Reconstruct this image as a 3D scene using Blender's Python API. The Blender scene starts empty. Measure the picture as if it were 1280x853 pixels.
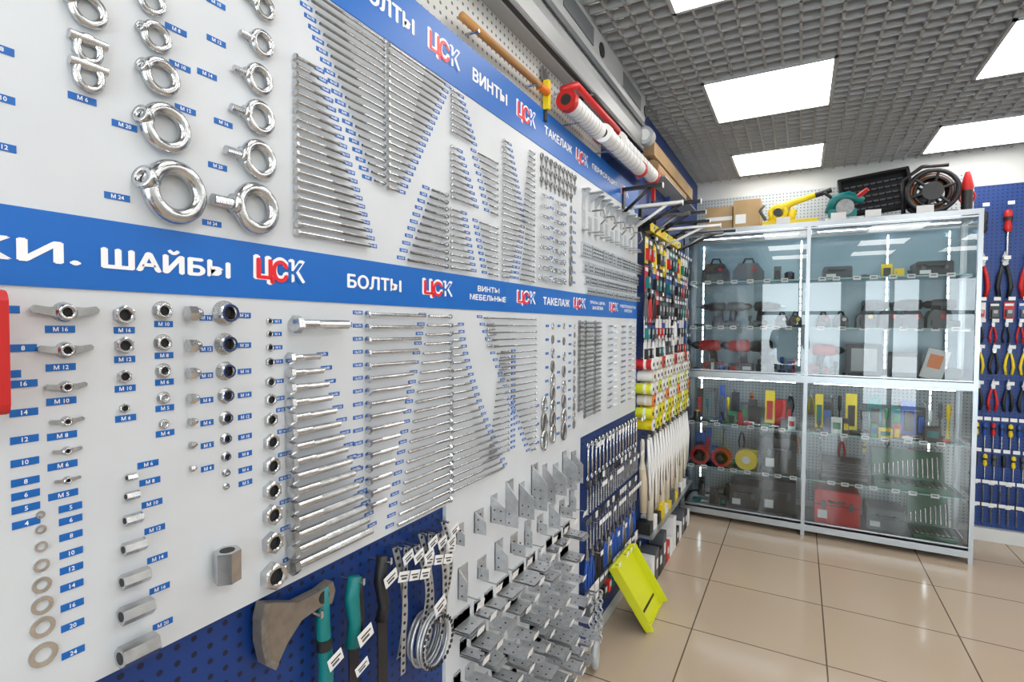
import bpy, math, random
from mathutils import Vector, Matrix
random.seed(7)
sc=bpy.context.scene
V=Vector
# ------------------------------------------------------------ materials
MATS={}
def mat(name,col,rough=.5,metal=0.,emit=None,noise=0.):
    if name in MATS: return MATS[name]
    m=bpy.data.materials.new(name);m.use_nodes=True
    nt=m.node_tree;b=nt.nodes['Principled BSDF']
    b.inputs['Base Color'].default_value=(*col,1);b.inputs['Roughness'].default_value=rough;b.inputs['Metallic'].default_value=metal
    if emit: b.inputs['Emission Color'].default_value=(*col,1);b.inputs['Emission Strength'].default_value=emit
    if noise:
        tc=nt.nodes.new('ShaderNodeNewGeometry');n=nt.nodes.new('ShaderNodeTexNoise');n.inputs['Scale'].default_value=60 if metal else 6
        nt.links.new(tc.outputs['Position'],n.inputs['Vector'])
        mx=nt.nodes.new('ShaderNodeMixRGB');mx.blend_type='MULTIPLY';mx.inputs[1].default_value=(*col,1)
        mr=nt.nodes.new('ShaderNodeMapRange');mr.inputs['From Min'].default_value=.3;mr.inputs['From Max'].default_value=.7;mr.inputs['To Min'].default_value=1-noise;mr.inputs['To Max'].default_value=1+noise*.3
        nt.links.new(n.outputs['Fac'],mr.inputs['Value']);nt.links.new(mr.outputs[0],mx.inputs[2]);mx.inputs[0].default_value=1
        nt.links.new(mx.outputs[0],b.inputs['Base Color'])
    MATS[name]=m;return m
def pegmat(name,col,axes,hole,sp=.025,r=.13):
    m=mat(name,col,.45);nt=m.node_tree;b=nt.nodes['Principled BSDF']
    g=nt.nodes.new('ShaderNodeNewGeometry');s=nt.nodes.new('ShaderNodeSeparateXYZ');nt.links.new(g.outputs['Position'],s.inputs[0])
    def M(op,a,bv):
        n=nt.nodes.new('ShaderNodeMath');n.operation=op
        for i,x in enumerate((a,bv)):
            if x is None: continue
            if isinstance(x,(int,float)): n.inputs[i].default_value=x
            else: nt.links.new(x,n.inputs[i])
        return n.outputs[0]
    q=[]
    for a in axes:
        f=M('SUBTRACT',M('FRACT',M('DIVIDE',s.outputs[a],sp),None),.5);q.append(M('MULTIPLY',f,f))
    lt=M('LESS_THAN',M('ADD',q[0],q[1]),r*r*2)
    mx=nt.nodes.new('ShaderNodeMixRGB');mx.inputs[1].default_value=(*col,1);mx.inputs[2].default_value=(*hole,1)
    nt.links.new(lt,mx.inputs[0]);nt.links.new(mx.outputs[0],b.inputs['Base Color']);return m
WHITE=mat('board_white',(.63,.66,.69),.35,noise=.05)
BLUE=mat('sign_blue',(.0,.125,.49),.4)
LABEL=mat('label_blue',(.0,.12,.45),.45)
TXT=mat('text_white',(.9,.9,.92),.5)
RED=mat('logo_red',(.75,.01,.02),.4)
ZINC=mat('zinc',(.64,.65,.66),.20,1.,noise=.2)
STEEL=mat('steel_dark',(.33,.33,.33),.28,.95,noise=.3)
GALV=mat('galvanised',(.54,.56,.58),.38,.7,noise=.15)
DARK=mat('dark_hole',(.02,.02,.022),.7)
BLACK=mat('black_plastic',(.012,.012,.014),.4)
GREY=mat('grey_plastic',(.09,.10,.11),.5)
LGREY=mat('light_grey',(.42,.44,.45),.4)
ALU=mat('aluminium',(.42,.45,.47),.32,.8)
TEAL=mat('teal',(.0,.17,.17),.4)
GREEN=mat('green',(.01,.2,.07),.4)
NAVY=mat('navy_nylon',(.01,.03,.12),.4)
YEL=mat('yellow',(.80,.60,.01),.4)
YG=mat('lemon_yellow',(.66,.70,.02),.35)
ORG=mat('orange',(.80,.2,.02),.4)
RD=mat('red',(.52,.012,.012),.4)
BLU=mat('blue_plastic',(.01,.07,.34),.4)
WOOD=mat('wood',(.50,.24,.07),.5,noise=.3)
CARD=mat('cardboard',(.45,.30,.15),.8,noise=.15)
PAPER=mat('paper_white',(.78,.78,.77),.6)
CREAM=mat('cream_plastic',(.68,.62,.50),.5)
ROPE=mat('rope',(.60,.50,.36),.8)
SKIN=mat('skin',(.6,.38,.28),.5)
CLOTH=mat('cloth_grey_green',(.22,.28,.25),.9)
JEAN=mat('jeans',(.03,.045,.08),.9)
HAIR=mat('hair',(.03,.02,.015),.7)
PEGB=pegmat('pegboard_blue_left',(.002,.035,.19),(1,2),(.001,.006,.03))
PEGW=pegmat('pegboard_white_left',(.52,.52,.50),(1,2),(.08,.08,.08))
PEGB2=pegmat('pegboard_blue_far',(.003,.04,.21),(0,2),(.001,.006,.03))
PEGW2=pegmat('pegboard_white_far',(.42,.46,.48),(0,2),(.10,.10,.10))
LEDM=mat('led',(.85,.93,1),.5,emit=18)
PANEL=mat('light_panel_emission',(1,.975,.94),.5,emit=7.1)
def glassm(name,tint,k):
    m=bpy.data.materials.new(name);m.use_nodes=True;nt=m.node_tree;nt.nodes.clear()
    o=nt.nodes.new('ShaderNodeOutputMaterial');mx=nt.nodes.new('ShaderNodeMixShader');t=nt.nodes.new('ShaderNodeBsdfTransparent');g=nt.nodes.new('ShaderNodeBsdfGlossy');f=nt.nodes.new('ShaderNodeFresnel');f.inputs[0].default_value=k
    t.inputs[0].default_value=(*tint,1);g.inputs['Roughness'].default_value=.0
    nt.links.new(f.outputs[0],mx.inputs[0]);nt.links.new(t.outputs[0],mx.inputs[1]);nt.links.new(g.outputs[0],mx.inputs[2]);nt.links.new(mx.outputs[0],o.inputs[0]);return m
GLASS=glassm('cabinet_glass',(.95,.985,.98),1.75)
WGLASS=glassm('window_glass',(.97,.985,.98),1.3)
SHELFG=glassm('shelf_glass',(.82,.93,.91),1.5)
FLOOR=mat('floor_tile',(.60,.50,.40),.14)
nt=FLOOR.node_tree;b=nt.nodes['Principled BSDF'];g=nt.nodes.new('ShaderNodeNewGeometry');mp=nt.nodes.new('ShaderNodeMapping');br=nt.nodes.new('ShaderNodeTexBrick')
mp.inputs['Location'].default_value=(-.36+.575,-3.25+.575*6,0)
nt.links.new(g.outputs['Position'],mp.inputs[0]);nt.links.new(mp.outputs[0],br.inputs['Vector'])
br.offset=0;br.squash=1;br.inputs['Scale'].default_value=1;br.inputs['Brick Width'].default_value=.575;br.inputs['Row Height'].default_value=.575;br.inputs['Mortar Size'].default_value=.0035;br.inputs['Mortar Smooth'].default_value=.1
br.inputs['Color1'].default_value=(.47,.375,.28,1);br.inputs['Color2'].default_value=(.455,.362,.27,1);br.inputs['Mortar'].default_value=(.12,.09,.065,1)
nt.links.new(br.outputs['Color'],b.inputs['Base Color'])
# ------------------------------------------------------------ mesh builder
def basis(a):
    a=V(a).normalized();h=V((0,0,1)) if abs(a.z)<.9 else V((1,0,0))
    u=h.cross(a).normalized();return a,u,a.cross(u)
GLY={}
def glyph(s,off):
    s=s.replace('Ы','ЬI')
    k=(s,off)
    if k in GLY: return GLY[k]
    c=bpy.data.curves.new('t','FONT');c.body=s;c.size=1;c.resolution_u=2;c.offset=off;c.fill_mode='FRONT'
    o=bpy.data.objects.new('t',c);sc.collection.objects.link(o);dg=bpy.context.evaluated_depsgraph_get()
    me=bpy.data.meshes.new_from_object(o.evaluated_get(dg))
    vs=[v.co.copy() for v in me.vertices];fs=[tuple(p.vertices) for p in me.polygons]
    bpy.data.objects.remove(o);bpy.data.curves.remove(c);bpy.data.meshes.remove(me)
    if not vs: vs=[V((0,0,0)),V((1,0,0)),V((0,1,0))];fs=[(0,1,2)]
    x0=min(v.x for v in vs);x1=max(v.x for v in vs);y0=min(v.y for v in vs);y1=max(v.y for v in vs)
    vs=[((v.x-x0)/(x1-x0),(v.y-y0)/(y1-y0)) for v in vs]
    GLY[k]=(vs,fs,(x1-x0)/(y1-y0));return GLY[k]
class MB:
    def __init__(s): s.v=[];s.f=[];s.m=[];s.s=[];s.mats=[]
    def add(s,vs,fs,m,sm=False):
        if m not in s.mats: s.mats.append(m)
        i=s.mats.index(m);n=len(s.v);s.v+=[tuple(v) for v in vs]
        for f in fs: s.f.append(tuple(k+n for k in f));s.m.append(i);s.s.append(sm)
    def obox(s,c,d,m,R=None):
        c=V(c);vs=[]
        for x in(-.5,.5):
            for y in(-.5,.5):
                for z in(-.5,.5):
                    p=V((x*d[0],y*d[1],z*d[2]));vs.append(c+(R@p if R else p))
        s.add(vs,[(0,1,3,2),(4,6,7,5),(0,4,5,1),(2,3,7,6),(0,2,6,4),(1,5,7,3)],m)
    def box(s,x0,x1,y0,y1,z0,z1,m): s.obox(((x0+x1)/2,(y0+y1)/2,(z0+z1)/2),(x1-x0,y1-y0,z1-z0),m)
    def lathe(s,p,a,prof,m,n=12,sm=True,cap=True,rot=0):
        p=V(p);a,u,w=basis(a);vs=[]
        for r,h in prof:
            for i in range(n):
                t=2*math.pi*i/n+rot;vs.append(p+a*h+(u*math.cos(t)+w*math.sin(t))*r)
        fs=[(j*n+i,j*n+(i+1)%n,(j+1)*n+(i+1)%n,(j+1)*n+i) for j in range(len(prof)-1) for i in range(n)]
        s.add(vs,fs,m,sm)
        if cap:
            s.add(vs[:n],[tuple(range(n))[::-1]],m);s.add(vs[-n:],[tuple(range(n))],m)
    def cyl(s,p0,p1,r,m,n=12,r1=None,sm=True,rot=0):
        d=V(p1)-V(p0);s.lathe(p0,d,[(r,0),(r if r1 is None else r1,d.length)],m,n,sm,True,rot)
    def torus(s,c,a,R,r,m,n=24,k=8,a0=0,a1=2*math.pi,sx=1,sy=1):
        c=V(c);a,u,w=basis(a);full=abs(a1-a0-2*math.pi)<1e-6;vs=[];N=n if full else n+1
        for i in range(N):
            t=a0+(a1-a0)*i/n;d=u*math.cos(t)*sx+w*math.sin(t)*sy;dn=(u*math.cos(t)+w*math.sin(t))
            for j in range(k):
                q=2*math.pi*j/k;vs.append(c+d*R+dn*r*math.cos(q)+a*r*math.sin(q))
        fs=[(i*k+j,((i+1)%N)*k+j,((i+1)%N)*k+(j+1)%k,i*k+(j+1)%k) for i in range(n) for j in range(k) if full or i+1<N]
        s.add(vs,fs,m,True)
    def tube(s,pts,r,m,n=6):
        pts=[V(p) for p in pts];vs=[];L=len(pts)
        rr=r if isinstance(r,(list,tuple)) else [r]*L;pu=None
        for i,p in enumerate(pts):
            d=(pts[min(i+1,L-1)]-pts[max(i-1,0)]);
            if d.length<1e-9: d=V((0,0,1))
            a,u,w=basis(d)
            if pu is not None:
                u=(pu-a*pu.dot(a));u=u.normalized() if u.length>1e-6 else basis(d)[1];w=a.cross(u)
            pu=u
            for j in range(n):
                t=2*math.pi*j/n;vs.append(p+(u*math.cos(t)+w*math.sin(t))*rr[i])
        fs=[(i*n+j,i*n+(j+1)%n,(i+1)*n+(j+1)%n,(i+1)*n+j) for i in range(L-1) for j in range(n)]
        fs+=[tuple(range(n))[::-1],tuple(range((L-1)*n,L*n))];s.add(vs,fs,m,True)
    def prism(s,poly,o,u,w,t,m):
        o=V(o);u=V(u);w=V(w);t=V(t);n=len(poly)
        A=[o+u*x+w*y for x,y in poly];B=[p+t for p in A]
        s.add(A+B,[tuple(range(n))[::-1],tuple(range(n,2*n))]+[(i,(i+1)%n,n+(i+1)%n,n+i) for i in range(n)],m)
    def rbox(s,x0,x1,y0,y1,z0,z1,m,r=.01):
        P=[]
        for cx,cz,a in((x1-r,z1-r,0),(x0+r,z1-r,90),(x0+r,z0+r,180),(x1-r,z0+r,270)):
            for k in range(4): t=math.radians(a+k*30);P.append((cx+r*math.cos(t),cz+r*math.sin(t)))
        s.prism(P,(0,y0,0),(1,0,0),(0,0,1),(0,y1-y0,0),m)
    def text(s,t,o,u,w,W,H,m,off=.0):
        vs,fs,asp=glyph(t,off);o=V(o);u=V(u);w=V(w)
        if W is None: W=H*asp
        s.add([o+u*x*W+w*y*H for x,y in vs],fs,m);return W
    def obj(s,name,parent=None):
        me=bpy.data.meshes.new(name);me.from_pydata(s.v,[],s.f)
        for m in s.mats: me.materials.append(m)
        me.polygons.foreach_set('material_index',s.m);me.polygons.foreach_set('use_smooth',s.s);me.update()
        o=bpy.data.objects.new(name,me);sc.collection.objects.link(o)
        if parent: o.parent=parent
        return o
UY=(0,1,0);UZ=(0,0,1)
# ------------------------------------------------------------ room
RX,Y0,Y1,CH=4.6,-3.2,4.85,2.75
m=MB();m.box(-.03,RX,Y0,Y1,-.05,0,FLOOR);m.obj('floor')
WALL=mat('wall_paint',(.62,.63,.62),.7,noise=.03)
m=MB();m.box(-.15,-.03,Y0-.1,Y1+.1,-.05,3.2,WALL);m.obj('wall_left')
m=MB();m.box(RX,RX+.1,Y0-.1,Y1+.1,-.05,3.2,WALL);m.obj('wall_right')
m=MB();m.box(-.15,RX+.1,Y1,Y1+.1,-.05,3.2,WALL);m.obj('wall_far')
for a in[(-.15,.05,0,3.2),(.05,4.4,2.45,3.2),(.05,1.55,0,.35),(1.55,1.8,0,2.45),(2.75,3.0,0,2.45),(3.0,4.4,0,.35),(4.4,RX+.1,0,3.2)]:
    m=MB();m.box(a[0],a[1],Y0-.12,Y0,a[2]-.0,a[3],WALL);m.obj('wall_back')
FRAME=mat('window_frame',(.35,.36,.37),.5)
for i,(a,b,z) in enumerate([(.05,1.55,.35),(1.8,2.75,0),(3.0,4.4,.35)]):
    m=MB();f=FRAME
    for x in(a,b-.07,(a+b)/2-.035): m.box(x,x+.07,Y0-.09,Y0-.03,z,2.45,f)
    for zz in(z,2.38,1.75): m.box(a,b,Y0-.09,Y0-.03,zz,zz+.07,f)
    m.box(a,b,Y0-.065,Y0-.06,z,2.45,WGLASS)
    m.obj(('door_%d' if i==1 else 'window_%d')%(1 if i<2 else 2))
PLEN=mat('plenum_dark',(.03,.031,.033),.9)
SLAT=mat('grille_grey',(.39,.395,.395),.5,.0)
m=MB();m.box(-.03,RX,Y0,Y1,3.1,3.2,PLEN);
g=.075;x=.33-g*4
while x<RX:
    if x>-.03: m.box(x-.0055,x+.0055,Y0,Y1,CH,CH+.035,SLAT)
    x+=g
y=4.125-g*97
while y<Y1:
    if y>Y0: m.box(-.03,RX,y-.0055,y+.0055,CH,CH+.035,SLAT)
    y+=g
m.obj('ceiling')
for x in(.33,1.53,2.73,3.93):
    for y in(4.125,2.85,1.575,.3,-.975,-2.25):
        m=MB();m.box(x+.015,min(x+.585,RX-.01),y+.015,y+.585,CH-.006,CH+.05,PANEL)
        for a in((x,x+.015,y,y+.6),(x+.585,x+.6,y,y+.6),(x,x+.6,y,y+.015),(x,x+.6,y+.585,y+.6)): m.box(a[0],min(a[1],RX-.005),a[2],a[3],CH-.008,CH+.05,LGREY)
        m.obj('ceiling_light_panel')
m=MB();m.box(-.03,-.012,-1.2,Y1,.1,2.74,PEGB);m.box(-.012,-.009,.95,2.3,2.26,2.74,PEGW);m.obj('pegboard_left')
m=MB();m.box(-.0119,0,-1.2,2.9,1.635,2.12,WHITE);m.box(-.0119,0,-1.2,2.9,1.03,1.543,WHITE)
m.box(-.0119,.002,-1.2,2.9,1.543,1.635,BLUE);m.box(-.0119,.002,-1.2,2.9,2.12,2.255,BLUE)
def wt(t,y0,y1,z0,z1,mt=TXT,b=.0022,x=.0028,off=.0):
    H=z1-z0;b=min(b,H*.06)
    for k,(dy,dz) in enumerate(((0,0),(b,0),(-b,0),(0,b*.6),(0,-b*.6))):
        m.text(t,(x+.00004*k,y0+dy,z0+dz),UY,UZ,y1-y0,H,mt,off)
def logo(y0,y1,z0,z1,x=.0026):
    w=y1-y0;h=z1-z0
    wt('ЦСК',y0-w*.05,y1+w*.05,z0-.005,z1+.005,TXT,.005,x,.03)
    wt('Ц',y0,y0+w*.34,z0-h*.10,z1,RED,.002,x+.0006);wt('С',y0+w*.33,y0+w*.65,z0,z1,RED,.002,x+.0006);wt('К',y0+w*.68,y1,z0,z1,BLUE,.001,x+.0006)
    m.cyl((x+.0004,y0+w*.49,z0+h*.5),(x+.0012,y0+w*.49,z0+h*.5),h*.13,BLUE,12)
wt('ГАЙКИ.',.07,.318,1.573,1.605);wt('ШАЙБЫ',.343,.516,1.573,1.605);logo(.565,.655,1.574,1.610)
wt('БОЛТЫ',.765,.925,1.575,1.602);logo(1.01,1.12,1.573,1.608)
wt('ВИНТЫ',1.25,1.37,1.597,1.612);wt('МЕБЕЛЬНЫЕ',1.21,1.41,1.572,1.587);logo(1.49,1.61,1.572,1.61)
wt('ТАКЕЛАЖ',1.68,1.92,1.576,1.602);logo(1.97,2.09,1.572,1.61);wt('ТРОСЫ, ЦЕПИ,',2.15,2.35,1.596,1.61);wt('ЗАКЛЕПКИ',2.18,2.32,1.574,1.588);logo(2.42,2.54,1.572,1.61)
wt('ЭЛЕКТРОМОНТАЖ',2.58,2.87,1.596,1.61);wt('КРЕПЕЖ',2.66,2.8,1.574,1.588)
wt('БОЛТЫ',.79,.97,2.172,2.208);logo(1.03,1.15,2.165,2.213);wt('ВИНТЫ',1.22,1.41,2.172,2.206);logo(1.48,1.60,2.162,2.212);wt('ТАКЕЛАЖ',1.68,1.93,2.175,2.203);logo(1.98,2.1,2.165,2.21);wt('ПЕРФОРАЦИЯ',2.16,2.5,2.175,2.203);logo(2.58,2.7,2.165,2.21)
m.obj('hardware_sign_board')
# ------------------------------------------------------------ labels
LB=MB()
def label(y,z,t,w=.030,h=.0088):
    LB.box(0,.0009,y-w/2,y+w/2,z-h/2,z+h/2,LABEL)
    tw=min(w*.86,h*.62*glyph(t,.015)[2]);LB.text(t,(.0013,y-tw/2,z-h*.31),UY,UZ,tw,h*.62,TXT,.015)
# ------------------------------------------------------------ hardware shapes
def thread(mb,p,a,L,r,m,pitch=.003,n=8):
    prof=[];h=0
    while h<L: prof+=[(r,h),(r*.82,min(L,h+pitch/2))];h+=pitch
    mb.lathe(p,a,prof+[(r*.8,L)],m,n,False)
def bolt(mb,y,z,L,d,dr,thr=False,round_=False,m=ZINC):
    hr=d*.92;x=hr+.001
    if round_: mb.lathe((x,y,z),(0,dr,0),[(hr*.5,0),(hr*.95,d*.2),(hr,d*.45),(d*.5,d*.5)],m,10)
    else:
        mb.cyl((x,y,z),(x,y+dr*d*.66,z),hr,m,6,sm=False,rot=.3)
    if thr:
        a=L*.4;mb.cyl((x,y+dr*d*.6,z),(x,y+dr*a,z),d/2,m,10);thread(mb,(x,y+dr*a,z),(0,dr,0),L-a,d/2,ZINC,.0034,10)
    else:
        mb.cyl((x,y+dr*d*.5,z),(x,y+dr*L*.6,z),d/2,m,8);mb.cyl((x,y+dr*L*.6,z),(x,y+dr*L,z),d*.46,STEEL,8)
def stack(name,y0,z0,z1,n,L0,L1,d0,d1,dr=1,lab=1,thr=False,rd=False,big=8,ls=1.,p=1.):
    mb=MB()
    for i in range(n):
        t=i/(n-1);L=L0+(L1-L0)*t**p;d=(d0+(d1-d0)*t)*(.86 if thr else .70);z=z0+(z1-z0)*t
        bolt(mb,y0,z,L,d,dr,thr,rd)
        if lab:
            w=.027*ls
            label((y0+dr*(L+w*.62)) if lab==1 else (y0-dr*w*.65),z+.003,'%dx%d'%(big,round(L*100)*10),w,.0078)
    mb.obj(name)
def hexnut(y,z,r,name='hex_nut',depth=.8,m=ZINC,flange=False):
    mb=MB();n=24;R=[];c=math.cos(math.pi/6)
    for i in range(n):
        a=2*math.pi*i/n;k=(a+math.pi/6)%(math.pi/3)-math.pi/6;R.append(r*c/math.cos(k))
    D=r*depth;ri=r*.54;vs=[]
    for x,rr in((0,None),(D*.86,None),(D,.93),(D*.98,ri*1.15),(D*.85,ri),(0,ri)):
        for i in range(n):
            a=2*math.pi*i/n;q=R[i] if rr is None else (min(R[i],r*c)*rr if rr==.93 else rr)
            vs.append((x,y+q*math.cos(a),z+q*math.sin(a)))
    for j in range(5): mb.add(vs,[(j*n+i,j*n+(i+1)%n,(j+1)*n+(i+1)%n,(j+1)*n+i) for i in range(n)],m,False)
    mb.cyl((0,y,z),(D*.3,y,z),ri*.98,DARK,16)
    if flange: mb.cyl((0,y,z),(.002,y,z),r*1.2,m,20); mb.torus((D,y,z),(1,0,0),r*.74,r*.11,NAVY if flange==2 else m,20,6)
    mb.obj(name)
def eye(y,z,R,bolt_=False):
    mb=MB();rt=R*.25;x=rt+.001
    mb.torus((x,y,z),(1,0,0),R*.75,rt,ZINC,32,12,sy=1.05)
    if bolt_:
        mb.lathe((x,y-R*.85,z),(0,-1,0),[(rt*.8,-.1*R),(rt*1.5,0),(rt*1.6,R*.12),(rt*1.5,R*.2),(rt*.9,R*.22)],ZINC,18)
        thread(mb,(x,y-R*1.05,z),(0,-1,0),R*.75,rt*.9,ZINC,.0034,12)
        mb.obj('eye_bolt')
    else:
        a=math.radians(200);p=V((x,y+math.cos(a)*R*.85,z-math.sin(a)*R*.3+R*.1))
        mb.lathe(p,(.35,-.9,.2),[(rt*.9,-R*.25),(rt*1.35,0),(rt*1.5,R*.2),(rt*1.4,R*.27),(rt*.8,R*.27),(rt*.8,R*.05)],ZINC,18,cap=False)
        d=V((.35,-.9,.2)).normalized();mb.cyl(p+d*R*.04,p+d*R*.10,rt*.82,DARK,14)
        mb.obj('eye_nut')
eye(.33,1.894,.022);
for z,R in((1.845,.019),(1.812,.021)):
    mb=MB();mb.torus((.006,.33,z),(1,0,0),R*.8,.005,ZINC,24,8,sx=.8);mb.cyl((.006,.31,z+R*.6),(.006,.35,z+R*.6),.006,ZINC,12);mb.obj('shackle')
for y,z,R in((.405,1.945,.019),(.41,1.899,.021),(.415,1.846,.026),(.42,1.776,.034),(.43,1.688,.044)): eye(y,z,R)
for y,z,R in((.582,2.085,.018),(.58,2.028,.02),(.575,1.967,.022),(.568,1.905,.025),(.568,1.842,.028),(.565,1.772,.032),(.558,1.69,.041)): eye(y,z,R,True)
for y,z,t in((.325,1.783,'М 6'),(.44,1.925,'М 8'),(.445,1.875,'М 10'),(.452,1.815,'М 12'),(.372,1.765,'М 20'),(.362,1.668,'М 24'),(.50,1.995,'М 10'),(.50,1.937,'М 12'),(.485,1.88,'М 14'),(.51,1.815,'М 16'),(.50,1.745,'М 20'),(.49,1.655,'М 24'),(.245,1.81,'М 8'),(.245,1.755,'М 10'),(.245,1.70,'М 12')): label(y,z,t)
for z,s,t in((1.513,1,'М 16'),(1.466,.82,'М 12'),(1.42,.62,'М 10'),(1.377,.52,'М 8'),(1.34,.45,'М 6'),(1.303,.4,'М 5')):
    mb=MB();y=.302;mb.lathe((0,y,z),(1,0,0),[(.013*s,0),(.010*s,.012*s),(.009*s,.013*s),(.006*s,.013*s),(.006*s,.004)],ZINC,16,cap=False);mb.cyl((.001,y,z),(.005*s,y,z),.006*s,DARK,12)
    for q in(1,-1): mb.prism([(.008*s*q,-.006*s),(.022*s*q,-.003*s),(.033*s*q,-.001*s),(.035*s*q,.004*s),(.031*s*q,.008*s),(.018*s*q,.006*s),(.008*s*q,.007*s)],(.003*s,y,z),UY,UZ,(.005*s,0,0),ZINC)
    mb.obj('wing_nut');label(y-.004,z-.021 if s>.7 else z-.017,t,.03)
for z,t in((1.47,'8'),(1.428,'16'),(1.394,'14'),(1.362,'12'),(1.335,'10'),(1.312,'8'),(1.296,'6'),(1.280,'5'),(1.262,'4')): label(.262,z,t,.026)
for z in (1.44,1.515): label(.247,z,'16',.026)
for z,t in((1.268,'5'),(1.252,'6'),(1.232,'8'),(1.21,'10'),(1.19,'12'),(1.168,'14'),(1.143,'16'),(1.117,'20'),(1.082,'24')): label(.305,z,t,.024)
for z,r in zip((1.268,1.25,1.229,1.206,1.182,1.157,1.13,1.096),(.0045,.0055,.0065,.008,.0095,.011,.0125,.0145)):
    mb=MB();y=.275;mb.lathe((.0,y,z),(1,0,0),[(r,0),(r,.0022),(r*.58,.0022),(r*.58,0)],ZINC,24,cap=False,sm=False);mb.obj('washer')
def nutcol(y,L,**k):
    for z,r,t in L:
        hexnut(y,z,r,**k);label(y+.002,z-r-.0075,t,.025)
nutcol(.366,[(1.511,.013,'М 16'),(1.47,.0115,'М 12'),(1.428,.009,'М 10'),(1.385,.0065,'М 6')])
nutcol(.416,[(1.518,.0115,'М 10'),(1.472,.0105,'М 8'),(1.432,.009,'М 6'),(1.393,.0075,'М 5'),(1.355,.006,'М 4')],flange=1)
for z,r,t in((1.515,.012,'М 16'),(1.467,.0105,'М 12'),(1.426,.0095,'М 10'),(1.388,.008,'М 8'),(1.353,.0065,'М 6'),(1.318,.0055,'М 5'),(1.282,.005,'М 4')):
    mb=MB();y=.455;mb.cyl((r,y-r*.9,z),(r,y+r*.1,z),r,ZINC,6,sm=False);mb.lathe((r,y+r*.1,z),(0,1,0),[(r*.8,0),(r*.75,r*.4),(r*.5,r*.8),(0.001,r)],ZINC,14);mb.obj('cap_nut');label(y+.024,z-.006,t,.02)
for z,r,t in((1.517,.0165,'М 24'),(1.468,.0145,'М 20'),(1.425,.0125,'М 16'),(1.386,.0105,'М 14'),(1.350,.009,'М 12'),(1.317,.0075,'М 10'),(1.288,.0065,'М 8'),(1.262,.0055,'М 6'),(1.240,.0045,'М 5')):
    hexnut(.508,z,r,'lock_nut',1.1,flange=2);label(.542,z-.003,t,.024)
for py,rr,t in((402,5,'М 3'),(418,5,'М 4'),(435,6,'М 5'),(453,7,'М 6'),(478,8,'М 8'),(500,9,'М 10'),(525,10,'М 12'),(553,12,'М 14'),(583,13,'М 16'),(614,14,'М 18'),(645,15,'М 20'),(680,16,'М 22'),(722,20,'М 24')):
    z=1.40-(py-478)*.00138;r=rr*.00118;hexnut(.588,z,r);label(.588+r+.010,z+.014 if rr>9 else z,t,.018,.0075)
for z,L,r,t in((1.29,.012,.005,'М 6'),(1.265,.016,.006,'М 8'),(1.233,.021,.0075,'М 10'),(1.195,.027,.009,'М 12'),(1.152,.033,.0105,'М 14'),(1.107,.038,.0125,'М 16'),(1.053,.045,.0155,'М 20')):
    mb=MB();y=.372;mb.cyl((r,y-L/2,z),(r,y+L/2,z),r,ZINC,6,sm=False,rot=.2);mb.cyl((r,y-L/2-.0004,z),(r,y-L/2+.001,z),r*.55,DARK,12);mb.obj('coupling_nut');label(y+L/2+.017,z+.012,t,.027)
mb=MB();mb.cyl((.02,.497,1.097),(.02,.497,1.145),.020,ZINC,6,sm=False,rot=.25);mb.cyl((.02,.497,1.144),(.02,.497,1.1455),.011,DARK,14);mb.obj('coupling_nut')
mb=MB();bolt(mb,.625,1.5,.125,.018,1,True);mb.obj('hex_bolt');label(.765,1.5,'24x100',.026)
stack('hex_bolt_rack',.618,1.44,1.066,15,.068,.20,.0135,.0185,1,1,True,big=16)
stack('hex_bolt_rack',.812,1.522,1.115,16,.195,.055,.0095,.0125,1,2,True,big=12)
stack('hex_bolt_rack',1.112,1.522,1.045,22,.09,.205,.0085,.0105,-1,1,True,big=10)
stack('hex_bolt_rack',1.118,1.50,1.062,23,.035,.28,.0085,.0095,1,1,False,big=8,p=1.4)
stack('furniture_screw_rack',1.62,1.522,1.075,22,.34,.03,.007,.0085,-1,1,False,True,big=8)
stack('furniture_screw_rack',1.30,1.522,1.44,6,.03,.06,.006,.007,1,0,False,True,big=6)
stack('furniture_screw_rack',1.43,1.42,1.11,18,.05,.12,.007,.008,-1,0,False,True,big=6)
for z in [1.42-i*.01824 for i in range(18)]: label(1.465,z,'6x60',.03,.0075)
stack('hex_bolt_rack',.638,1.975,1.665,21,.045,.185,.009,.011,1,1,False,big=10,ls=.9)
stack('hex_bolt_rack',.868,2.108,1.805,20,.20,.03,.0085,.0085,-1,1,False,big=8)
stack('hex_bolt_rack',.878,2.108,1.80,20,.21,.035,.0085,.0085,1,1,False,big=8)
stack('hex_bolt_rack',1.095,1.83,1.65,11,.06,.15,.010,.011,-1,1,False,big=12)
stack('machine_screw_rack',1.115,2.105,2.00,8,.035,.10,.007,.008,1,1,False,True,big=6)
stack('machine_screw_rack',1.115,1.96,1.83,9,.03,.11,.007,.008,1,1,False,True,big=6)
stack('machine_screw_rack',1.115,1.80,1.65,10,.05,.10,.007,.008,1,1,False,True,big=6)
stack('machine_screw_rack',1.355,1.98,1.83,9,.11,.04,.007,.008,-1,1,False,True)
stack('machine_screw_rack',1.355,1.79,1.65,9,.10,.05,.007,.008,-1,1,False,True)
stack('machine_screw_rack',1.385,2.06,1.84,14,.03,.13,.007,.008,1,1,False,True)
stack('machine_screw_rack',1.385,1.82,1.65,11,.12,.05,.007,.008,1,1,False,True)
stack('machine_screw_rack',1.60,2.08,1.84,14,.04,.09,.007,.008,-1,0,False,True)
stack('machine_screw_rack',1.60,1.82,1.65,11,.06,.10,.007,.008,-1,1,False,True)
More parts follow.
